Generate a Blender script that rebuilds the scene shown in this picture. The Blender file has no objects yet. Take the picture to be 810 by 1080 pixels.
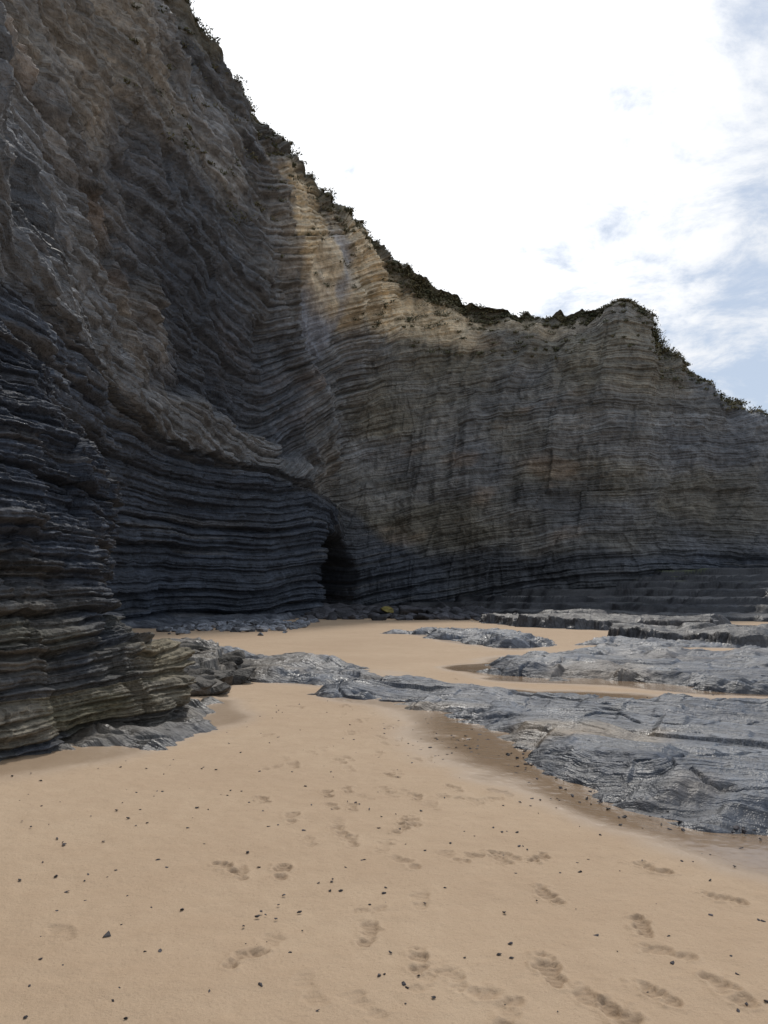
import bpy, bmesh, math, random
import numpy as np
random.seed(7); rng=np.random.default_rng(7)
scene=bpy.context.scene
scene.view_settings.view_transform='Standard'
scene.view_settings.look='None'
scene.view_settings.exposure=0

# ------------------------------------------------------------ noise helpers
U=np.uint32
def hsh(ix,iy,iz,seed=0):
    n=ix.astype(np.int64).astype(U)*U(374761393)+iy.astype(np.int64).astype(U)*U(668265263)+iz.astype(np.int64).astype(U)*U(2246822519)+U((seed*3266489917+12345)&0xffffffff)
    n=(n^(n>>U(13)))*U(1274126177)
    n=(n^(n>>U(15)))*U(2654435761)
    n=n^(n>>U(16))
    return (n.astype(np.float64)/4294967295.0).astype(np.float32)
def vn(x,y,z,seed=0):
    x=np.asarray(x,dtype=np.float32);y=np.asarray(y,dtype=np.float32);z=np.asarray(z,dtype=np.float32)
    x,y,z=np.broadcast_arrays(x,y,z)
    fx=np.floor(x);fy=np.floor(y);fz=np.floor(z)
    u=x-fx;v=y-fy;w=z-fz
    u=u*u*u*(u*(u*6-15)+10);v=v*v*v*(v*(v*6-15)+10);w=w*w*w*(w*(w*6-15)+10)
    r=0
    for i in (0,1):
        for j in (0,1):
            for k in (0,1):
                r=r+hsh(fx+i,fy+j,fz+k,seed)*(u if i else 1-u)*(v if j else 1-v)*(w if k else 1-w)
    return r*2-1
def fbm(x,y,z,o=4,seed=0,g=.5):
    a=1.;t=0;s=0
    for i in range(o):
        t=t+a*vn(x,y,z,seed+i*17); s+=a
        x,y,z=(x*.8+z*.6)*2.03+3.1,y*2.01+5.7,(z*.8-x*.6)*2.03+1.3
        a*=g
    return t/s
def ridg(x,y,z,o=3,seed=0):
    a=1.;t=0;s=0
    for i in range(o):
        t=t+a*(1-2*np.abs(vn(x,y,z,seed+i*13))); s+=a
        x,y,z=(x*.8+y*.6)*2.1+1.7,(y*.8-x*.6)*2.1+9.2,z*2.1+4.4
        a*=.5
    return t/s
def sst(a,b,x):
    t=np.clip((x-a)/(b-a),0,1); return t*t*(3-2*t)

def crom(P,ts,ten=.42):
    n=P.shape[0]
    i=np.clip(np.floor(ts).astype(int),0,n-2); f=(ts-i).reshape((-1,)+(1,)*(P.ndim-1))
    p0=P[np.maximum(i-1,0)];p1=P[i];p2=P[i+1];p3=P[np.minimum(i+2,n-1)]
    m1=ten*(p2-p0);m2=ten*(p3-p1)
    f2=f*f;f3=f2*f
    return (2*f3-3*f2+1)*p1+(f3-2*f2+f)*m1+(-2*f3+3*f2)*p2+(f3-f2)*m2

def grid_mesh(name,V,mat,cols=None,attrs=None,flip=False):
    nr,nc=V.shape[:2]
    idx=np.arange(nr*nc).reshape(nr,nc)
    q=np.stack([idx[:-1,:-1],idx[:-1,1:],idx[1:,1:],idx[1:,:-1]],-1).reshape(-1,4)
    if flip:q=q[:,::-1]
    me=bpy.data.meshes.new(name)
    me.vertices.add(nr*nc); me.vertices.foreach_set('co',V.reshape(-1).astype(np.float32))
    nf=len(q)
    me.loops.add(nf*4); me.loops.foreach_set('vertex_index',q.reshape(-1).astype(np.int32))
    me.polygons.add(nf)
    me.polygons.foreach_set('loop_start',np.arange(0,nf*4,4,dtype=np.int32))
    me.polygons.foreach_set('loop_total',np.full(nf,4,dtype=np.int32))
    me.update(calc_edges=True)
    if cols is not None:
        c=np.ones((nr*nc,4),np.float32); c[:,:3]=cols.reshape(-1,3)
        at=me.attributes.new('tint','FLOAT_COLOR','POINT'); at.data.foreach_set('color',c.reshape(-1))
    for k,a in (attrs or {}).items():
        at=me.attributes.new(k,'FLOAT','POINT'); at.data.foreach_set('value',a.reshape(-1).astype(np.float32))
    me.materials.append(mat)
    ob=bpy.data.objects.new(name,me); scene.collection.objects.link(ob)
    return ob

# ------------------------------------------------------------ materials
class NT:
    def __init__(s,name):
        s.m=bpy.data.materials.new(name); s.m.use_nodes=True; s.t=s.m.node_tree
        s.b=s.t.nodes['Principled BSDF']
    def n(s,ty,**k):
        nd=s.t.nodes.new(ty)
        for a,v in k.items(): setattr(nd,a,v)
        return nd
    def l(s,a,b): s.t.links.new(a,b)
    def attr(s,nm): 
        n=s.n('ShaderNodeAttribute'); n.attribute_name=nm; return n
    def math(s,op,a,b=None,c=None):
        n=s.n('ShaderNodeMath',operation=op)
        for i,v in enumerate((a,b,c)):
            if v is None: continue
            if isinstance(v,(int,float)): n.inputs[i].default_value=v
            else: s.l(v,n.inputs[i])
        return n.outputs[0]
    def noise(s,vec,sc,det=4,rough=.6):
        n=s.n('ShaderNodeTexNoise'); n.inputs['Scale'].default_value=sc; n.inputs['Detail'].default_value=det; n.inputs['Roughness'].default_value=rough
        if vec is not None: s.l(vec,n.inputs['Vector'])
        return n.outputs['Fac']
    def mr(s,v,a,b,c,d):
        n=s.n('ShaderNodeMapRange'); s.l(v,n.inputs[0])
        for i,x in enumerate((a,b,c,d)): n.inputs[i+1].default_value=x
        return n.outputs[0]
    def mix(s,f,a,b,bt='MIX'):
        n=s.n('ShaderNodeMix',data_type='RGBA',blend_type=bt)
        for i,v in ((0,f),(6,a),(7,b)):
            if isinstance(v,(int,float)): n.inputs[i].default_value=v
            elif isinstance(v,tuple): n.inputs[i].default_value=v
            else: s.l(v,n.inputs[i])
        return n.outputs[2]

def rock_mat(name,lam=14.,gr=9.,bump=.05,rough=(.62,.9),spec=.35,lat=.7,lamw=1.,gw=1.3):
    k=NT(name)
    geo=k.n('ShaderNodeNewGeometry'); pos=geo.outputs['Position']
    st=k.attr('strat').outputs['Fac']; tint=k.attr('tint').outputs['Color']
    sx=k.n('ShaderNodeSeparateXYZ'); k.l(pos,sx.inputs[0])
    cx=k.n('ShaderNodeCombineXYZ')
    k.l(k.math('MULTIPLY',sx.outputs[0],lat),cx.inputs[0]);k.l(k.math('MULTIPLY',sx.outputs[1],lat),cx.inputs[1])
    k.l(k.math('MULTIPLY',st,lam),cx.inputs[2])
    lamn=k.noise(cx.outputs[0],1.,3,.65)
    g1=k.noise(pos,gr,4,.7); g2=k.noise(pos,gr*.14,3,.6)
    m=k.mr(lamn,.3,.72,1-.42*lamw,1+.5*lamw); m2=k.mr(g1,.3,.7,.6,1.45); m3=k.mr(g2,.3,.7,.75,1.3)
    mm=k.math('MULTIPLY',k.math('MULTIPLY',m,m2),m3)
    cc=k.n('ShaderNodeVectorMath',operation='SCALE'); k.l(tint,cc.inputs[0]); k.l(mm,cc.inputs['Scale'])
    k.l(cc.outputs[0],k.b.inputs['Base Color'])
    k.l(k.mr(g2,.35,.65,rough[0],rough[1]),k.b.inputs['Roughness'])
    k.b.inputs['Specular IOR Level'].default_value=spec
    h=k.math('ADD',k.math('MULTIPLY',lamn,lamw),k.math('MULTIPLY',g1,gw))
    bp=k.n('ShaderNodeBump'); bp.inputs['Strength'].default_value=1.; bp.inputs['Distance'].default_value=bump
    k.l(h,bp.inputs['Height']); k.l(bp.outputs[0],k.b.inputs['Normal'])
    return k.m

m_cliff=rock_mat('cliff_rock',lam=5.,gr=2.2,bump=.20,lat=.35,lamw=.75,gw=1.0)
m_head=rock_mat('headland_shale',lam=38.,gr=12.,bump=.045,lat=1.6,rough=(.6,.9),spec=.25)
m_plat=rock_mat('wave_cut_shale',lam=17.,gr=12.,bump=.034,rough=(.30,.68),spec=.5,lat=1.2,gw=.8)
m_bould=rock_mat('boulder_rock',lam=5,gr=6,bump=.06)

# ------------------------------------------------------------ sand height
FOOT=[(.28,3.05,.3),(.42,2.92,1.2),(.18,3.82,-.2),(.38,4.44,.6),(-.87,4.26,.8),(-.78,4.16,.2),(-.56,4.21,.1),(-.29,4.94,.3),(-.20,4.72,.2),
(.13,4.32,.6),(1.22,3.30,1.),(1.34,2.98,.3),(.67,3.11,.1),(.80,2.9,.5),(.88,2.77,.3),(.46,2.77,.2),(-.07,2.85,.8),(-1.44,3.44,.7),(-.59,3.2,-.6),
(-.51,3.34,-.3),(1.72,3.88,.9),(.25,5.73,.2),(.34,5.47,.2),(.90,5.87,.7),(-.43,5.81,.2),(-.59,7.39,.1),(.15,7.87,-.2),(.04,5.81,.5),(.55,5.95,.4),
(.30,6.97,.3),(-.22,9.02,.1),(-.56,10.1,.1),(-.9,6.97,.4),(1.5,4.3,.8),(1.9,3.5,.4),(.05,6.4,0),(-.3,6.6,.2),(-.05,7.2,-.1),(-.35,8.2,.1),(-.5,9.4,0.),(.2,5.1,.2),(0.0,4.6,-.3),(1.05,2.95,.6)]
for i in range(75):
    y=random.uniform(4.5,14); FOOT.append((random.gauss(-.1,.5)+.02*(y-8),y,random.gauss(.1,.5)))
for i in range(12):
    y=random.uniform(2.6,4.6); FOOT.append((random.uniform(-.1,.5)*y,y,random.gauss(.2,.6)))

def poly_sdf(x,y,poly):
    d=np.full(x.shape,1e9,np.float32); ins=np.zeros(x.shape,bool)
    n=len(poly)
    for i in range(n):
        ax,ay=poly[i];bx,by=poly[(i+1)%n]
        ex,ey=bx-ax,by-ay
        t=np.clip(((x-ax)*ex+(y-ay)*ey)/(ex*ex+ey*ey),0,1)
        d=np.minimum(d,np.hypot(x-ax-t*ex,y-ay-t*ey))
        if ay!=by:
            c=((ay>y)!=(by>y))&(x<(bx-ax)*(y-ay)/(by-ay)+ax); ins^=c
    return np.where(ins,d,-d)

PL={
'A':([(-.6,11.3),(.4,12.2),(1.7,11.6),(3.2,10.7),(4.8,9.9),(9,9.6),(14,9),(14,4),(6,4.3),(2.8,5.2),(2.1,5.7),(1.8,6.3),(1.35,7.2),(.95,8.1),(.5,9.3),(-.5,10.8)],.12,.30),
'B':([(2.1,15.3),(3.4,18.2),(5.4,19.4),(9,18.4),(25,19.5),(25,11.2),(9,11.2),(5,11.9),(3.4,13.2),(2.6,13.8)],.15,.35),
'B2':([(5.6,21.5),(7.2,23.5),(11,24.5),(25,25),(25,21),(10,20.2)],.12,.3),
'C':([(-4.9,20.2),(-3.3,18.6),(-1.2,15.2),(-.3,13.1),(-.9,12.5),(-2.6,13.6),(-3.7,16.2)],.13,.3),
'D':([(.86,28),(4,28),(4.6,22),(3.5,20.5),(2.0,23.7)],.22,.4),
'E':([(4.7,39),(16,36),(12.6,28.5),(9.1,30.5),(6.2,33)],.46,1.),
'F':([(8.2,26.3),(6.9,24.2),(9.6,20.6),(20,21),(22,25)],.46,1.),
'G':([(-5.8,11.2),(-3.7,11.3),(-2.7,12.3),(-2.6,14),(-3.4,15.5),(-7,17),(-9,15)],.5,.9),
'H':([(-4.4,5.0),(-3.2,5.9),(-2.55,7.0),(-2.05,8.4),(-1.95,9.3),(-2.3,10.3),(-4,9.6),(-6,7)],.08,.3),
'I':([(-16,30),(-9,33),(-6,38),(-5,46),(-9,47),(-18,36)],.2,.3),
}
def sand_base(x,y):
    return -.03*np.clip(y-3,0,60)
def sdf_all(x,y):
    best=np.full(x.shape,-9.,np.float32)
    for k,(p,h,s) in PL.items(): best=np.maximum(best,poly_sdf(x,y,p))
    return best
def sand_z(x,y,detail=True):
    z=sand_base(x,y)+.05*fbm(x*.28,y*.2,0*x,2,5)+.10*sst(1.5,4,-x)*sst(14,8,y)*sst(3,6,y)
    return z

# ------------------------------------------------------------ ground (sand)
def nonuni(segs):
    out=[]
    for a,b,n in segs: out.append(np.linspace(a,b,n,endpoint=False))
    out.append([segs[-1][1]]); return np.concatenate(out)
xs=nonuni([(-500,-60,14),(-60,-12,60),(-12,-2.6,150),(-2.6,2.9,620),(2.9,8,100),(8,60,80),(60,500,14)])
ys=nonuni([(-500,-20,12),(-20,2.2,50),(2.2,6.5,470),(6.5,14,330),(14,30,170),(30,64,90),(64,600,14)])
X,Y=np.meshgrid(xs,ys); X=X.astype(np.float32);Y=Y.astype(np.float32)
Z=sand_z(X,Y)
Z+=.012*fbm(X*1.5,Y*1.9,0*X,4,9)+.0024*fbm(X*16,Y*16,0*X,2,29)*sst(14,7,Y)
foot_m=np.zeros_like(X)
for (fx,fy,fa) in FOOT:
    ix=np.searchsorted(xs,[fx-.35,fx+.35]); iy=np.searchsorted(ys,[fy-.35,fy+.35])
    sl=(slice(iy[0],iy[1]),slice(ix[0],ix[1]))
    lx=X[sl]-fx;ly=Y[sl]-fy
    sc=random.uniform(.66,.86)
    lx=lx/sc;ly=ly/sc
    ca,sa=math.cos(fa),math.sin(fa)
    u=lx*ca+ly*sa; v=-lx*sa+ly*ca
    u=u+.01*np.sin(v*20+fx*40)
    r1=np.hypot(u/.052,(v-.055)/.085); r2=np.hypot(u/.04,(v+.085)/.05)
    r=np.minimum(r1,r2); r=r+.55*vn(lx*16+fx*9,ly*16,0*lx,3)+.2*vn(lx*45,ly*45,0*lx,4)
    amp=random.uniform(.3,1.)*(.85 if fy>5 else 1.)
    dep=-.016*amp*sst(1.25,.6,r)*(1+.35*np.sin(v*150+u*30))+.006*amp*np.exp(-((r-1.4)/.3)**2)*(1+1.2*vn(lx*35,ly*35,0*lx+fx,8))
    Z[sl]+=dep; foot_m[sl]=np.maximum(foot_m[sl],sst(1.3,.7,r)*amp)
D=np.full(X.shape,-9.,np.float32)
r0=np.searchsorted(ys,2.2);r1=np.searchsorted(ys,50)
D[r0:r1]=sdf_all(X[r0:r1],Y[r0:r1])
wn=fbm(X*.6,Y*.9,0*X,4,41)
wide=sst(1.0,2.2,X)*sst(8.5,5.5,Y)
wet=sst(-1.15,-.45,D+.6*wn+.5*wide)*sst(-.6,.9,X)*sst(22,15,Y)
wet=np.maximum(wet,.7*sst(-.55,-.1,D+.25*wn))
Z-=.05*sst(-.9,-.1,D)*sst(1.0,2.,X)*sst(14,10,Y)
V=np.stack([X,Y,Z],-1)
k=NT('beach_sand')
geo=k.n('ShaderNodeNewGeometry');pos=geo.outputs['Position']
n1=k.noise(pos,.5,4,.6);n2=k.noise(pos,5.,5,.7);n3=k.noise(pos,420.,1,.7);n4=k.noise(pos,55.,3,.7)
c=k.mix(k.mr(n1,.3,.7,0,1),(.495,.355,.232,1),(.585,.438,.295,1))
c=k.mix(k.mr(n2,.35,.7,0,.5),c,(.45,.315,.20,1))
c=k.mix(k.mr(n3,.35,.65,0,.55),c,(.335,.23,.145,1))
c=k.mix(k.mr(n4,.60,.8,0,.5),c,(.2,.14,.09,1))
wt=k.attr('wet').outputs['Fac'];ft=k.attr('foot').outputs['Fac']
c=k.mix(k.math('MULTIPLY',ft,.4),c,(.27,.185,.115,1))
c=k.mix(k.math('MULTIPLY',wt,.75),c,(.215,.14,.08,1))
k.l(c,k.b.inputs['Base Color'])
k.l(k.mr(wt,0,1,.85,.14),k.b.inputs['Roughness']); k.l(k.mr(wt,0,1,.3,.6),k.b.inputs['Specular IOR Level'])
h=k.math('ADD',k.math('MULTIPLY',n3,.10),k.math('ADD',k.math('MULTIPLY',n4,.35),k.math('MULTIPLY',n2,1.2)))
bp=k.n('ShaderNodeBump');bp.inputs['Distance'].default_value=.014
k.l(k.mr(wt,0,1,.9,.12),bp.inputs['Strength']);k.l(h,bp.inputs['Height']);k.l(bp.outputs[0],k.b.inputs['Normal'])
grid_mesh('beach_sand_ground',V,k.m,attrs={'wet':wet,'foot':foot_m})

# ------------------------------------------------------------ wave cut rock platform
xs=nonuni([(-20,-6,120),(-6,-1,230),(-1,5.2,520),(5.2,14,260),(14,50,240)])
ys=nonuni([(3.8,6,130),(6,12.5,430),(12.5,20,260),(20,34,280),(34,58,380)])
X,Y=np.meshgrid(xs,ys); X=X.astype(np.float32);Y=Y.astype(np.float32)
O=0*X
base=sand_base(X,Y)
wx=X+.5*vn(X*.5,Y*.5,O,61); wy=Y+.35*vn(X*.5,Y*.5,O,62)
ns=fbm(X*.9,Y*1.6,O,3,71)
ns2=fbm(X*3.2,Y*5,O,3,72)
H=np.full(X.shape,-.5,np.float32)
Hi=np.zeros_like(X)
for kk,(p,hm,sl) in PL.items():
    if kk=='H': d=poly_sdf(X,Y,p)
    else: d=poly_sdf(wx,wy,p)
    d=d+.42*ns+.16*ns2
    h=np.clip(d*sl*(1.6 if hm>.3 else 1),-.5,hm)
    if hm>.3:
        qq=h/.13+.6*vn(X*.5,Y*.9,O,63); h=np.where(d>0,(np.floor(qq)+sst(.8,1,qq-np.floor(qq)))*.13,h)
        Hi=np.maximum(Hi,sst(-.1,.2,d))
    H=np.maximum(H,h)
yf=np.interp(X[0],[-20,-5,0,6,15,28,50],[60,52,48.5,45,40,34,27])[None,:]+O
da=Y-yf+2.6*fbm(X*.13,Y*.3,O,4,81)
sl=np.interp(X[0],[-5,0,8,18,50],[.04,.08,.16,.20,.18])[None,:]
ha=np.clip(da*sl,-.5,3.2)
def terr(h,q,seed,sx=.12,sy=.12,e=.88):
    hq=h/q+.7*vn(X*sx,Y*sy,O,seed)+.25*vn(X*sx*5,Y*sy*5,O,seed+1); fi=np.floor(hq); fr=hq-fi
    return (fi+sst(e,1.,fr))*q-.3*q, fi, fr
ht,ti,fr1=terr(ha,.42,5); ht2,ti2,fr2=terr(ht+.25*ha,.12,15,.3,.3,.8)
ht2=ht*.7+ht2*.3
ha=np.where(da<0,da*.3,ht2+.10*hsh(ti,ti*0,ti*0,3)+.06*vn(X*1.5,Y*2.5,ti*3.1,17))
H=np.maximum(H,ha)
far=sst(-.3,.3,da)
cd=.50*X+.86*Y+.75*fbm(X*.22,Y*.22,O,3,91)+.12*vn(X*1.1,Y*1.1,O,92)
def saw(c,th,seed,sh=.75):
    q=c/th; i=np.floor(q); f=q-i
    lat=vn(X*.55-Y*.2,i*3.7,O,seed)
    prof=np.where(f<sh,f/sh,(1-f)/(1-sh))
    return prof*(.55+.75*lat), i
s1,i1=saw(cd,.75,101,.92); s2,i2=saw(cd+.04*ns2,.24,102,.84); s3,i3=saw(cd+.02*ns2,.085,103,.75)
rel=.10*s1+.045*s2+.014*s3
jt=vn((.86*X-.5*Y)*1.0+i1*5.1,i1*2.3,O,104)
rel=rel+.03*np.sign(jt)*np.minimum(1,np.abs(jt)*12)
jt2=vn((.86*X-.5*Y)*3.0+i2*5.1,i2*2.3,O,105)
rel=rel+.012*np.sign(jt2)*np.minimum(1,np.abs(jt2)*8)
cr=np.abs(vn(X*.8+Y*.25,Y*.8-X*.3,O,107)); rel-=.05*sst(.03,.0,cr)
relfar=.10*fbm(X*.3,Y*1.6,O,3,111)+.07*fbm(X*1.2,Y*3.,O,3,112)
rel=np.where(H>-.3,rel,rel*.3)
hum=.10*fbm(X*.35,Y*.5,O,2,113)
Zp=base+H+(rel+hum*.9)*(1-far)+relfar*far+.012*ns2+.10*ns*sst(10,20,Y)*(1-far)-.055
tone=hsh(i1,i1*0,i1*0,7)*.45+hsh(i2,i2*0,i2*0,8)*.55
cA=np.array([.042,.049,.064]);cB=np.array([.135,.146,.165]);cT=np.array([.24,.185,.125]);cD=np.array([.025,.025,.028])
f=np.clip(tone*.9+.5*ns,0,1)[...,None]
C=cA*(1-f)+cB*f
tan=(sst(.08,.45,fbm(X*.5,Y*.9,O,4,121))*.7*sst(22,9,Y))[...,None]
C=C*(1-tan)+cT*tan
hi=(Hi*(1-far)*sst(17,20,Y))[...,None]; C=C*(1-hi*.85)+np.array([.036,.032,.030])*hi*.85
bl=(sst(-1.5,-2.5,X)*sst(18,13,Y)*.85)[...,None]
C=C*(1-bl)+np.array([.095,.082,.064])*bl
ff=far[...,None]; fc=np.clip(hsh(ti,ti*0,ti*0,9)*.45+hsh(ti2,ti2*0,ti2*0,19)*.3+.6*fbm(X*.2,Y*.4,H*6,3,131)+.05,0,1)[...,None]
C=C*(1-ff)+ff*(np.array([.022,.025,.031])*(1-fc)+np.array([.115,.113,.112])*fc)
edge=(sst(.72,.86,fr1)*far*.75)[...,None]; C=C*(1-edge)+np.array([.018,.019,.023])*edge
lo=sst(.12,-.02,H)[...,None]*.5; C=C*(1-lo)+cD*lo
alg=(sst(.2,.55,fbm(X*.4,Y*.5,O,3,141))*sst(36,42,Y)*sst(14,20,X)*(1-sst(.72,.86,fr1)))[...,None]*.8
C=C*(1-alg)+np.array([.10,.12,.035])*alg
strat=np.where(far>.5,H*2.5,cd)
grid_mesh('wave_cut_rock_platform',np.stack([X,Y,Zp],-1),m_plat,C,{'strat':strat})

# ------------------------------------------------------------ generic strata sheet
def sheet(ctrl,rowsamp,colsamp):
    P=np.array(ctrl,dtype=np.float64)
    A=crom(P,colsamp)
    return crom(A.transpose(1,0,2),rowsamp)
def normals(B):
    du=np.gradient(B,axis=1);dv=np.gradient(B,axis=0)
    n=np.cross(du,dv); n/=np.linalg.norm(n,axis=2,keepdims=True)+1e-9
    return n
def beds(s,x,y,a,th,seed,latf=.3,blk=1.,soft=5.5):
    q=s/th; i=np.floor(q); f=q-i
    p=.5+.5*vn(x*latf,y*latf,i*7.31,seed)
    p=np.clip((p-.5)*1.7+.5,0,1)
    b=hsh(np.floor(a/blk+hsh(i,i*0,i*0,seed+3)*9+.3*vn(a*.7,i,0*a,seed)),i,i*0,seed+5)
    prof=np.minimum(1,np.minimum(f,1-f)*soft)
    return (p*.6+b*.4)*(.35+.65*prof)-.3*(1-prof), i

# ------------------------------------------------------------ main cliff
def col(foot,l1,l2,l3,rim,back):
    f=np.array(foot,float);r=np.array(rim,float);b=np.array(back,float)
    return [ (f[0],f[1],f[2]-4), foot,l1,l2,l3,rim,(r[0]+b[0]*5,r[1]+b[1]*5,r[2]-.6),(r[0]+b[0]*60,r[1]+b[1]*60,r[2]-9)]
CT=[
col((-7,-14,0),(-7.6,-14,4),(-9,-14,9),(-12,-14,17),(-19,-14,32),(-1,0,0)),
col((-7,-2,0),(-7.6,-2,4),(-9,-2,9),(-12,-2,17),(-18,0,33),(-1,0,0)),
col((-7.6,8,0),(-8,8.3,4),(-8.8,9,9),(-11.5,10,17),(-17,12,33),(-1,.1,0)),
col((-9.3,17,-.5),(-9.3,18,4.5),(-9.8,19.3,10),(-12,21,17),(-16,24,33),(-1,.2,0)),
col((-12,27,-.8),(-11.5,28,4),(-11,29,9),(-12,31,16),(-14.3,34,32),(-1,.4,0)),
col((-12,36,-1),(-11,37,4),(-10.5,38,9),(-10.8,38.5,16),(-12.0,40,31.2),(-.9,.6,0)),
col((-8,44,-1.2),(-7.5,44.5,4),(-7.6,45.5,8),(-8.4,46,15),(-8.4,48,29.0),(-.7,.8,0)),
col((-4.4,48.6,-1.3),(-4.7,48.9,4),(-5.6,50.2,7.5),(-4.8,52,15),(-2.4,54,24.8),(-.5,1,0)),
col((-4.0,54.0,-1.4),(-3.2,54.3,4),(-2.6,54.8,8),(-1.1,56,15),(1.8,58.5,24),(-.2,1,0)),
col((0,55,-1.5),(.3,55.4,4),(1,56,8),(2.6,57,15),(5.4,59,21.6),(0,1,0)),
col((7,54.3,-1),(7.4,54.7,4),(8,55.2,8),(9.5,56,14),(13,58,20.2),(0,1,0)),
col((15,52,-.3),(15.3,52.4,4),(15.8,53,8),(16.8,54,14),(18,55.6,20.1),(.1,1,0)),
col((20,53.2,0),(20.3,54,4),(20.6,55,8),(20.8,56,13),(21,57.2,16.8),(.2,1,0)),
col((30,54,0),(30,54.8,3.5),(30,55.6,6.5),(29.8,57,10),(29.5,59,11.8),(.3,1,0)),
col((42,52,0),(42,53,2.5),(42,54,4.5),(42,55,6.5),(42,57,8.2),(.3,1,0)),
col((62,47,0),(62,48,2),(62,49,3),(62,50,4),(62,52,5),(.5,1,0)),
]
seg=[20,40,80,130,150,130,130,110,110,110,130,120,130,90,40]
cs=np.concatenate([np.linspace(i,i+1,n,endpoint=False) for i,n in enumerate(seg)]+[[len(seg)]])
rseg=[25,170,130,180,210,45,12]
rs=np.concatenate([np.linspace(i,i+1,n,endpoint=False) for i,n in enumerate(rseg)]+[[len(rseg)]])
B=sheet(CT,rs,cs)
N=normals(B)
mid=B.shape[0]//2
jc=np.searchsorted(cs,10.5)
if N[mid,jc,1]>0: N=-N
seglen=np.linalg.norm(np.diff(B[300],axis=0),axis=1); a1=np.concatenate([[0],np.cumsum(seglen)])
X,Y,Z=[B[...,i].astype(np.float32) for i in range(3)]
Aq=np.broadcast_to(a1[None,:],X.shape).astype(np.float32)
R=np.broadcast_to(rs[:,None],X.shape).astype(np.float32)
CS=np.broadcast_to(cs[None,:],X.shape).astype(np.float32)
face=sst(5.25,4.9,R)
left=sst(8.2,7.2,CS)
rgt=sst(7.6,8.6,CS)
zbn=fbm(X*.16,Y*.16,Z*.2,4,210,.55)
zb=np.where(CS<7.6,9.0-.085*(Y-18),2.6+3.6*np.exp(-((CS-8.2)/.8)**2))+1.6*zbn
warp=.7*vn(X*.06,Y*.06,Z*.08,201)+.16*vn(X*.3,Y*.3,Z*.35,202)+.05*vn(X*1.2,Y*1.2,Z*1.5,203)
upm=sst(-.15,.25,Z-zb)*left
tiltw=sst(8.4,5.6,CS)
# beds of the back wall sag gently towards the corner
sag=1.3*np.exp(-np.clip(X+2,0,99)/6.)*(1-left)
S=Z-.045*(X-5)*(1-left)+sag+warp+sst(-.15,.25,Z-zb)*tiltw*(.30*(np.minimum(Y,46)-14)+.10*X)
S=S-.7*np.exp(-((Aq-a1[np.searchsorted(cs,7.)])/4.)**2)*sst(9,2,Z)
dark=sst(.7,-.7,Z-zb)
gn1=fbm(X*.16,Y*.16,Z*.18,4,213,.6)
gz=Z+3.6*gn1
gully=sst(zb+1.4,zb+3.4,gz)*sst(22,15.,gz+ (Y-42)*.5)*sst(4.2,5.2,CS+.7*gn1)*sst(7.4,6.6,CS+.4*gn1)
gully=np.clip(gully,0,1)
tong=sst(-.3,.4,Z-zb)*sst(2.8,1.3,gz-zb)*sst(3.2,4.6,CS)*sst(7.2,6.8,CS)
slab=np.exp(-(((CS-6.72)/.30)**2+((Z-19.)/5.0)**2)*1.1); slab=sst(.38,.6,slab+.25*fbm(X*.25,Y*.25,Z*.1,2,212))
macro=fbm(X*.13,Y*.13,Z*.13,3,220)
rg=ridg(X*.11+Z*.03,Y*.11,Z*.05,3,221)
dgc=(Y*.80+Z*.60); dgp=(Z*.8-Y*.6)
dg=ridg(dgc*.16+.5*vn(X*.1,Y*.1,Z*.1,224),dgp*.045,0*X,3,223)
dg2=ridg(dgc*.5+.4*vn(X*.3,Y*.3,Z*.3,225),dgp*.12,0*X,2,226)
disp=.9*macro+.6*rg*(.4+.6*sst(6,14,Z))+left*sst(0,3,Z-zb)*(1.35*dg+.6*dg2)
b1,i1=beds(S,X,Y,Aq,1.15,231,.16,3.1)
b2,i2=beds(S+.3,X,Y,Aq,.42,232,.28,1.3)
b3,i3=beds(S,X,Y,Aq,.17,233,.5,.55)
lowd=dark*left
lowr=rgt*sst(4.,1.,Z)
w1=.30+.30*lowd-.20*rgt*(1-lowr)+.35*lowr+.16*upm
w2=.24+.08*lowd+.18*lowr-.15*rgt+.08*upm
w3=.11-.02*lowd-.03*rgt
disp+=(w1*b1+w2*b2+w3*b3)*(1-.8*slab)
jb=.0
for (sc_,sd_) in ((.28,263),(.55,261),(1.2,262)):
    gx=Aq*sc_+.6*vn(X*.4*sc_,Y*.4*sc_,Z*.4*sc_,sd_); gy=S*sc_*1.2
    bx=hsh(np.floor(gx+.5*hsh(np.floor(gy),np.floor(gy)*0,np.floor(gy)*0,sd_+1)),np.floor(gy),np.floor(gy)*0,sd_+2)
    jb=jb+(bx-.5)*.36/(sc_*2+.2)
disp+=jb*(1-.7*slab)*(.5+.5*(1-lowd))*(1-.35*rgt)
disp+=.30*fbm(X*.55,Y*.55,Z*.55,4,241,.55)*(1-.6*slab)+.14*ridg(X*1.1,Y*1.1,Z*.8,3,242)*(1-.7*slab)
disp-=.9*gully
disp+=.3*tong
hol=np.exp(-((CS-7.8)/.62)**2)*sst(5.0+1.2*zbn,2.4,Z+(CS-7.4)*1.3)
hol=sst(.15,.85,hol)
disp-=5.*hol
vg=ridg(Aq*.13+.2*vn(X*.2,Z*.2,0*X,251),Z*.02,0*X,2,252)
disp+=(.7*vg+.35*ridg(Aq*.4,Z*.07,0*X,2,254))*(1-left)*sst(2,8,Z)
disp-=1.0*sst(4.4,4.95,R)*np.abs(vn(Aq*.35,Z*.1,0*X,253))*face
B2=B+N*(disp*face)[...,None]*np.where(R<1,.8,1.)[...,None]
top=sst(4.55,5.1,R)
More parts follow.
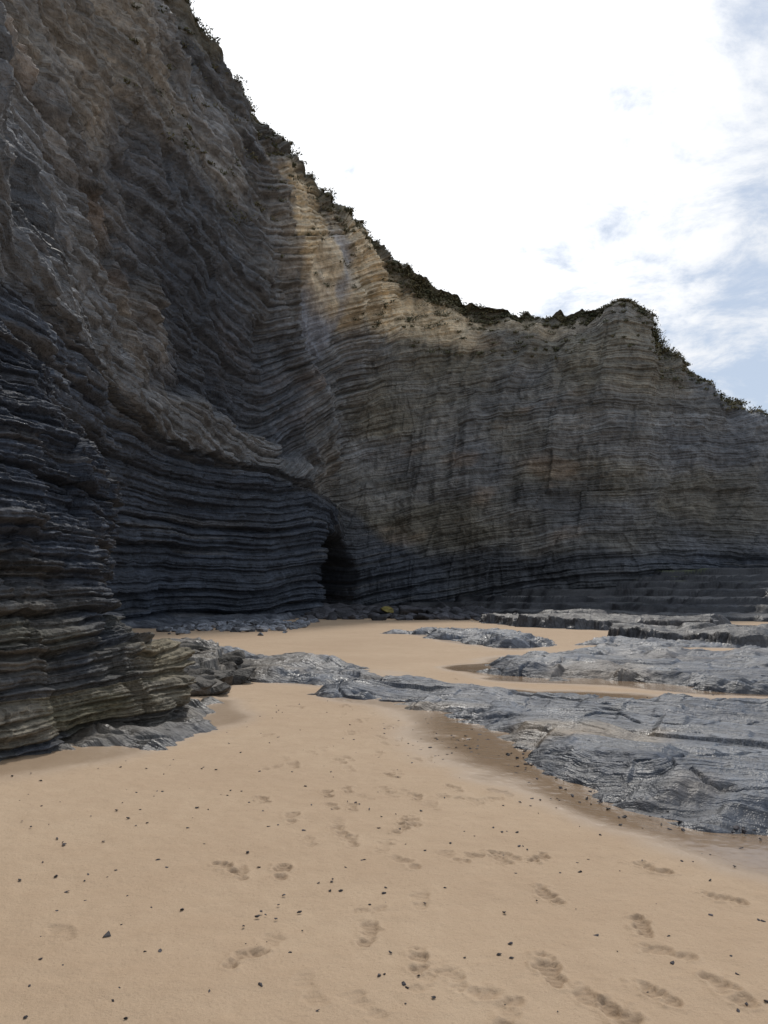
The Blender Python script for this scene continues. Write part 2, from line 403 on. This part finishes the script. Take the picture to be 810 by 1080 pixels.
B2[...,2]+=(top*(.8*fbm(X*.35,Y*.35,0*X,4,260)+.6*fbm(X*1.3,Y*1.3,0*X,3,261)))
def cv(*c): return np.array(c)
def mixc(C,c,m): return C*(1-m[...,None])+c*m[...,None]
grey=cv(.175,.177,.178);brown=cv(.235,.200,.152);olive=cv(.172,.158,.125);ochre=cv(.60,.49,.33);dk=cv(.038,.047,.064)
C=np.zeros(X.shape+(3,))+grey
mB=np.clip(.0+1.5*fbm(X*.12,Y*.12,Z*.14,4,301)+.35*sst(12,22,Z),0,1)*left
C=mixc(C,brown,mB*.8)
C=mixc(C,olive,(1-left)*np.clip(.7+1.*fbm(X*.2,Y*.2,Z*.4,3,302),0,1))
C=mixc(C,cv(.10,.108,.124),(1-left)*sst(14,24,X)*.75*np.clip(.6+fbm(X*.2,Y*.2,Z*.3,2,303),0,1))
C=mixc(C,cv(.080,.088,.102),sst(-.05,.45,fbm(X*.10,Y*.10,Z*.16,4,309))*.75*(1-tong))
bandv=np.clip(.5+.9*vn(X*.05,Y*.05,i1*3.3,304),0,1)
bw=1-.35*rgt+.3*upm
C=C*(1+(.38*bandv-.2)*bw)[...,None]
bandv2=hsh(i2,i2*0,i2*0,9); C=C*(1+(.24*bandv2-.12)*bw)[...,None]
rust=sst(.3,.6,fbm(X*.16,Y*.16,S*.4,4,305))*.4
C=mixc(C,cv(.25,.17,.105),rust*(1-dark))
C=mixc(C,cv(.25,.265,.30),slab*.9)
rr=R+.22*fbm(X*.25,Y*.25,Z*.2,4,306)
oc=sst(4.30,4.5,rr)*sst(4.97,4.82,rr)*sst(5.7,6.4,CS)*sst(9.7,8.9,CS)
oc=oc*(1-.75*sst(.0,.35,fbm(X*.5,Y*.5,Z*.25,3,311)))
oc2=sst(4.6,4.75,rr)*sst(5.0,4.85,rr)*sst(9,9.6,CS)*sst(11,10,CS)*.5
C=mixc(C,ochre,np.clip(oc+oc2,0,1)*.9)
C=mixc(C,cv(.052,.060,.075),gully*.8)
C=mixc(C,grey*1.0,tong*.5)
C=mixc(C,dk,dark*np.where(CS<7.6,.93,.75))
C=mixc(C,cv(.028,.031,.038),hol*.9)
lt=sst(.45,.75,vn(X*.2,Y*.2,i3*2.1,307))*.25*dark*(1-hol)
C=mixc(C,cv(.16,.15,.135),lt)
soil=sst(4.78,5.0,R+.14*fbm(X*.5,Y*.5,Z*.5,3,308))
C=mixc(C,cv(.10,.085,.05),soil*.8)
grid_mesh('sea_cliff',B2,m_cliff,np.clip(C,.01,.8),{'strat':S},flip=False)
cliffB=B2; cliffR=rs; cliffC=cs

# ------------------------------------------------------------ near layered headland
def hcol(pts):
    f=np.array(pts[0],float); return [(f[0],f[1],f[2]-1.2)]+[tuple(p) for p in pts]
HC=[
hcol([(-5.6,-8,0),(-5.8,-8,.8),(-6,-8,1.6),(-6.2,-8,2.7),(-6.6,-8,3.9),(-7.2,-8,5.2),(-10,-8,7)]),
hcol([(-5.0,-1,0),(-5.2,-1,.8),(-5.4,-1,1.6),(-5.7,-1,2.7),(-6.1,-1,3.9),(-6.6,-1,5.2),(-10,-1,7)]),
hcol([(-4.2,4,0),(-4.4,4.2,.8),(-4.6,4.4,1.6),(-4.8,4.8,2.7),(-5.2,5.2,3.9),(-5.8,5.6,5.2),(-9.5,7,7)]),
hcol([(-3.2,6.4,0),(-3.4,6.6,.8),(-3.7,6.9,1.6),(-3.95,7.3,2.7),(-4.3,7.8,3.9),(-4.9,8.4,5.2),(-9,10,7)]),
hcol([(-2.5,8.0,-.1),(-2.8,8.2,.6),(-3.3,8.6,1.25),(-3.55,9,2.2),(-3.9,9.6,3.3),(-4.9,10.5,4.5),(-9.5,13,7)]),
hcol([(-2.45,9.2,-.15),(-2.7,9.6,.5),(-3.5,10,.95),(-3.7,10.6,2.0),(-4.1,11.2,3.0),(-5.5,12,4.2),(-10,15,6.6)]),
hcol([(-3.6,10.9,-.2),(-3.9,11,.4),(-4.4,11.2,.95),(-4.7,11.7,1.9),(-5.3,12.4,2.8),(-6.9,13.5,4.0),(-10.5,17,6)]),
hcol([(-6,13,-.3),(-6.2,13.2,.4),(-6.5,13.6,1),(-6.9,14,1.9),(-7.6,14.8,2.8),(-8.6,16,3.8),(-11,20,5)]),
hcol([(-9,16,-.4),(-9.2,16.2,.4),(-9.5,16.6,1),(-9.9,17,1.9),(-10.5,17.8,2.8),(-11,19,3.8),(-13,22,5)]),
]
seg=[20,60,170,240,210,160,90,30]
cs=np.concatenate([np.linspace(i,i+1,n,endpoint=False) for i,n in enumerate(seg)]+[[len(seg)]])
rseg=[25,100,110,110,110,110,80]
rs=np.concatenate([np.linspace(i,i+1,n,endpoint=False) for i,n in enumerate(rseg)]+[[len(rseg)]])
B=sheet(HC,rs,cs); N=normals(B)
if N[200,400,0]<0: N=-N
N=N*np.array([1,1,.35]); N/=np.linalg.norm(N,axis=2,keepdims=True)
seglen=np.linalg.norm(np.diff(B[200],axis=0),axis=1); a1=np.concatenate([[0],np.cumsum(seglen)])
X,Y,Z=[B[...,i].astype(np.float32) for i in range(3)]
Aq=np.broadcast_to(a1[None,:],X.shape).astype(np.float32)
warp=.18*vn(X*.25,Y*.25,Z*.3,401)+.05*vn(X*1.2,Y*1.2,Z*1.4,402)+.018*vn(X*5,Y*5,Z*5,403)
S=Z+.05*(Y-7)-.05*X+warp
b1,i1=beds(S,X,Y,Aq,.36,411,.5,1.3,7)
b2,i2=beds(S+.1,X,Y,Aq,.13,412,1.1,.45,4)
b3,i3=beds(S,X,Y,Aq,.05,413,1.8,.17,3)
jb=.0
for (sc_,sd_) in ((.8,463),(1.9,461)):
    gx=Aq*sc_+.5*vn(X*.8*sc_,Y*.8*sc_,Z*.8*sc_,sd_); gy=S*sc_*1.1
    bx=hsh(np.floor(gx+.5*hsh(np.floor(gy),np.floor(gy)*0,np.floor(gy)*0,sd_+1)),np.floor(gy),np.floor(gy)*0,sd_+2)
    jb=jb+(bx-.5)*.22/(sc_+.3)
disp=.42*fbm(X*.5,Y*.5,Z*.45,4,421)+.18*b1+.12*b2+.045*b3+.14*fbm(X*2.2,Y*2.2,Z*2.,5,422,.62)+.12*ridg(X*1.2,Y*1.2,Z*.4,3,423)+jb
B2=B+N*(disp-.2)[...,None]
low=sst(1.9,.9,Z+.5*fbm(X*.6,Y*.6,Z*.6,3,431))
C=np.zeros(X.shape+(3,))+cv(.038,.046,.062)
bv=np.clip(.5+.9*vn(X*.3,Y*.3,i1*3.1,432),0,1); bv2=hsh(i2,i2*0,i2*0,12)
C=mixc(C,cv(.190,.160,.105),low*np.clip(.65+.9*(bv-.5)+.6*fbm(X*1.2,Y*1.2,Z*1.2,3,434),0,1)*.9)
C=mixc(C,cv(.11,.10,.088),sst(.6,.95,bv2)*.35)
C=mixc(C,cv(.115,.105,.05),sst(.15,.5,fbm(X*.8,Y*.8,Z*2,3,433))*.4*low)
C=C*(.8+.35*bv2)[...,None]
grid_mesh('layered_shale_headland',B2,m_head,np.clip(C,.01,.8),{'strat':S})

# ------------------------------------------------------------ stones
def stone_mesh(name,items,mat,tints=None,pts=16):
    vs=[];fs=[];cols=[]
    for n,(x,y,z,sx,sy,sz,rot) in enumerate(items):
        bm=bmesh.new()
        for _ in range(pts):
            v=rng.normal(size=3); v/=np.linalg.norm(v); v*=rng.uniform(.8,1.05)
            v=np.sign(v)*np.abs(v)**.8
            bm.verts.new((v[0]*sx,v[1]*sy,v[2]*sz))
        r=bmesh.ops.convex_hull(bm,input=bm.verts)
        for v in [v for v in bm.verts if not v.link_faces]: bm.verts.remove(v)
        if sx>.12: bmesh.ops.bevel(bm,geom=bm.edges[:],offset=min(sx,sz)*.10,segments=1,affect='EDGES')
        bm.verts.index_update(); o=len(vs)
        ca,sa=math.cos(rot),math.sin(rot); tl=rng.uniform(-.3,.3)
        t=tints(n) if tints else (.06,.06,.065)
        for v in bm.verts:
            a,b,c=v.co; c2=c+a*tl
            vs.append((x+a*ca-b*sa,y+a*sa+b*ca,z+c2)); cols.append((*t,1))
        for f in bm.faces: fs.append([o+v.index for v in f.verts])
        bm.free()
    me=bpy.data.meshes.new(name); me.from_pydata(vs,[],fs); 
    at=me.attributes.new('tint','FLOAT_COLOR','POINT'); at.data.foreach_set('color',np.array(cols,np.float32).reshape(-1))
    at=me.attributes.new('strat','FLOAT','POINT'); at.data.foreach_set('value',np.array([v[2]*1.5+v[0]*.4 for v in vs],np.float32))
    me.materials.append(mat); ob=bpy.data.objects.new(name,me); scene.collection.objects.link(ob); return ob
def sz1(x,y): return float(sand_z(np.array([x],np.float32),np.array([y],np.float32))[0])
it=[]
for i in range(190):
    x=rng.uniform(-4.2,6.5); y=rng.uniform(41.5,51)-.25*abs(x); s=rng.uniform(.15,.6)*(1.35 if y>46 else .8)
    it.append((x,y,sz1(x,y)+s*.25+max(0,y-46)*.05,s*1.4,s,s*.6,rng.uniform(0,6)))
it.append((.2,45.6,sz1(.2,46)+.45,.5,.35,.26,.3))
LI=len(it)-1
stone_mesh('fallen_boulders',it,m_bould,lambda n:(.20,.165,.05) if n==LI else tuple(np.array([.05,.05,.056])*rng.uniform(.6,1.9)))
it=[]
for i in range(320):
    x=rng.uniform(-8.5,-3.4); y=rng.normal(33,2.2)+.3*x+2; s=rng.uniform(.06,.26)
    it.append((x,y,sz1(x,y)+s*.3,s*1.3,s,s*.6,rng.uniform(0,6)))
stone_mesh('beach_cobbles',it,m_bould,lambda n:tuple(np.array([.17,.18,.20])*rng.uniform(.4,1.5)),12)
it=[]
for (x,y,s) in [(-1.23,3.42,.022),(-1.9,4.57,.014),(-1.28,4.35,.012),(-1.31,5.4,.013),(-.97,5.55,.013),(.45,5.7,.01),(-.1,5.4,.01),(1.2,3.2,.012),(.0,3.9,.01),(-1.6,3.0,.013),(.95,3.45,.012),(-1.75,4.1,.012),(-.75,5.0,.011),(.75,4.9,.012),(1.45,2.9,.014),(-.8,4.5,.012)]:
    it.append((x,y,sz1(x,y)+s*.35,s*1.5,s,s*.6,rng.uniform(0,6)))
for i in range(420):
    y=2.4+rng.beta(1.2,1.6)*9; x=rng.uniform(-.52,.5)*y
    if sdf_all(np.array([x],np.float32),np.array([y],np.float32))[0]>-.1: continue
    s=rng.uniform(.003,.0085)*(1+.06*y)
    it.append((x,y,sz1(x,y)+s*.35,s*1.5,s,s*.6,rng.uniform(0,6)))
for i in range(260):
    t=rng.uniform(0,1); x=np.interp(t,[0,.3,.6,1],[.3,.9,1.7,3.])+rng.normal()*.25; y=np.interp(t,[0,.3,.6,1],[9.2,7.7,6.1,4.9])+rng.normal()*.3-.25
    s=rng.uniform(.006,.022); it.append((x,y,sz1(x,y)-.01+s*.2,s*1.6,s,s*.6,rng.uniform(0,6)))
stone_mesh('beach_pebbles',it,m_bould,lambda n:tuple(np.array([.045,.04,.042])*rng.uniform(.6,1.8)),10)
it=[]
for i in range(90):
    x=rng.uniform(-5.2,-2.4); y=rng.uniform(10.6,15); s=rng.uniform(.07,.34)
    it.append((x,y,sz1(x,y)+.35*sst(-2.4,-3.6,x)+s*.2,s*1.5,s,s*.5,rng.uniform(0,6)))
stone_mesh('broken_rock_slabs',it,m_bould,lambda n:tuple(np.array([.09,.08,.068])*rng.uniform(.4,1.4)),12)

# ------------------------------------------------------------ scrub on the cliff rim
k=NT('scrub_leaves'); k.l(k.mix(k.mr(k.noise(k.n('ShaderNodeNewGeometry').outputs['Position'],.8,3),.3,.7,0,1),(.05,.058,.026,1),(.15,.125,.06,1)),k.b.inputs['Base Color']); k.b.inputs['Roughness'].default_value=.8
rimrow=[np.searchsorted(cliffR,v) for v in (4.85,4.95,5.0,5.1,5.2)]
vs=[];fs=[]
for c in range(1500):
    j=rng.integers(np.searchsorted(cliffC,4.2),np.searchsorted(cliffC,13.8)); r=rimrow[rng.integers(0,5)]
    if rng.random()<.2: r=np.searchsorted(cliffR,rng.uniform(4.35,4.85))
    p=cliffB[r,j]; R0=rng.uniform(.12,.36)*(1+1.5*max(0,float(vn(p[0]*.3,p[1]*.3,0,9))))
    for l in range(44):
        d=rng.normal(size=3); d/=np.linalg.norm(d); d[2]=abs(d[2])*.8
        q=p+d*R0*rng.uniform(.2,1.)*np.array([1.4,1.2,.9]); w=rng.uniform(.035,.09)
        a=rng.normal(size=3);a/=np.linalg.norm(a);b=np.cross(a,d+.1);b/=np.linalg.norm(b)+1e-6
        o=len(vs); vs+= [tuple(q-a*w),tuple(q+b*w*.6),tuple(q+a*w*1.5),tuple(q-b*w*.6)]; fs.append((o,o+1,o+2,o+3))
me=bpy.data.meshes.new('coastal_scrub');me.from_pydata(vs,[],fs);me.materials.append(k.m)
scene.collection.objects.link(bpy.data.objects.new('coastal_scrub',me))

# ------------------------------------------------------------ world + sun
EL=math.radians(50); AZ=math.radians(4)
sd=(math.sin(AZ)*math.cos(EL),math.cos(AZ)*math.cos(EL),math.sin(EL))
w=bpy.data.worlds.new('World'); scene.world=w; w.use_nodes=True
t=w.node_tree; t.nodes.clear()
def N_(ty,**kw):
    n=t.nodes.new(ty)
    for a,v in kw.items(): setattr(n,a,v)
    return n
L=t.links.new
out=N_('ShaderNodeOutputWorld');bg=N_('ShaderNodeBackground');bg.inputs[1].default_value=.108;L(bg.outputs[0],out.inputs[0])
sky=N_('ShaderNodeTexSky',sky_type='NISHITA');sky.sun_disc=False;sky.sun_elevation=EL;sky.sun_rotation=AZ;sky.air_density=1.;sky.dust_density=1.5
tc=N_('ShaderNodeTexCoord')
sep=N_('ShaderNodeSeparateXYZ');L(tc.outputs['Generated'],sep.inputs[0])
def M(op,a,b=None):
    n=N_('ShaderNodeMath',operation=op)
    for i,v in enumerate((a,b)):
        if v is None: continue
        if isinstance(v,(int,float)): n.inputs[i].default_value=v
        else: L(v,n.inputs[i])
    return n.outputs[0]
den=M('ADD',M('MAXIMUM',sep.outputs[2],0.),.22)
cb=N_('ShaderNodeCombineXYZ');L(M('DIVIDE',sep.outputs[0],den),cb.inputs[0]);L(M('DIVIDE',sep.outputs[1],den),cb.inputs[1])
no=N_('ShaderNodeTexNoise');no.inputs['Scale'].default_value=4.2;no.inputs['Detail'].default_value=9;no.inputs['Roughness'].default_value=.66;no.inputs['Distortion'].default_value=.3;L(cb.outputs[0],no.inputs['Vector'])
no2=N_('ShaderNodeTexNoise');no2.inputs['Scale'].default_value=.8;no2.inputs['Detail'].default_value=3;L(cb.outputs[0],no2.inputs['Vector'])
dp=N_('ShaderNodeVectorMath',operation='DOT_PRODUCT');L(tc.outputs['Generated'],dp.inputs[0])
gd=(-.10,math.cos(math.radians(30)),math.sin(math.radians(30))); gl=math.sqrt(sum(a*a for a in gd)); dp.inputs[1].default_value=tuple(a/gl for a in gd)
gn=N_('ShaderNodeMapRange');L(dp.outputs['Value'],gn.inputs[0]);gn.inputs[1].default_value=.86;gn.inputs[2].default_value=.985;gn.inputs[3].default_value=0;gn.inputs[4].default_value=1
glow=gn.outputs[0]
cm=M('ADD',M('ADD',no.outputs['Fac'],M('MULTIPLY',M('SUBTRACT',no2.outputs['Fac'],.5),.4)),M('MULTIPLY',glow,.28))
mr=N_('ShaderNodeMapRange',interpolation_type='SMOOTHSTEP');L(cm,mr.inputs[0]);mr.inputs[1].default_value=.42;mr.inputs[2].default_value=.69
mx=N_('ShaderNodeMix',data_type='RGBA');L(mr.outputs[0],mx.inputs[0])
pale=N_('ShaderNodeMix',data_type='RGBA');pale.inputs[0].default_value=.75;L(sky.outputs[0],pale.inputs[6]);pale.inputs[7].default_value=(4.9,5.8,7.2,1)
L(pale.outputs[2],mx.inputs[6])
cl=N_('ShaderNodeVectorMath',operation='SCALE');cl.inputs[0].default_value=(8.8,8.95,9.2);L(M('ADD',1.,M('MULTIPLY',glow,.35)),cl.inputs['Scale'])
L(cl.outputs[0],mx.inputs[7]);L(mx.outputs[2],bg.inputs[0])
sl=bpy.data.lights.new('sun','SUN');sl.energy=2.;sl.angle=math.radians(6);sl.color=(1,.95,.88)
so=bpy.data.objects.new('sun',sl);scene.collection.objects.link(so)
from mathutils import Vector
so.rotation_euler=Vector(sd).to_track_quat('Z','Y').to_euler()

# ------------------------------------------------------------ camera
cam=bpy.data.cameras.new('camera');co=bpy.data.objects.new('camera',cam);scene.collection.objects.link(co)
cam.sensor_fit='VERTICAL';cam.sensor_height=36;cam.lens=36*811/1080;cam.shift_y=60/1080
cam.clip_start=.05;cam.clip_end=3000
co.location=(0,0,1.6);co.rotation_euler=(math.radians(90),0,0)
scene.camera=co
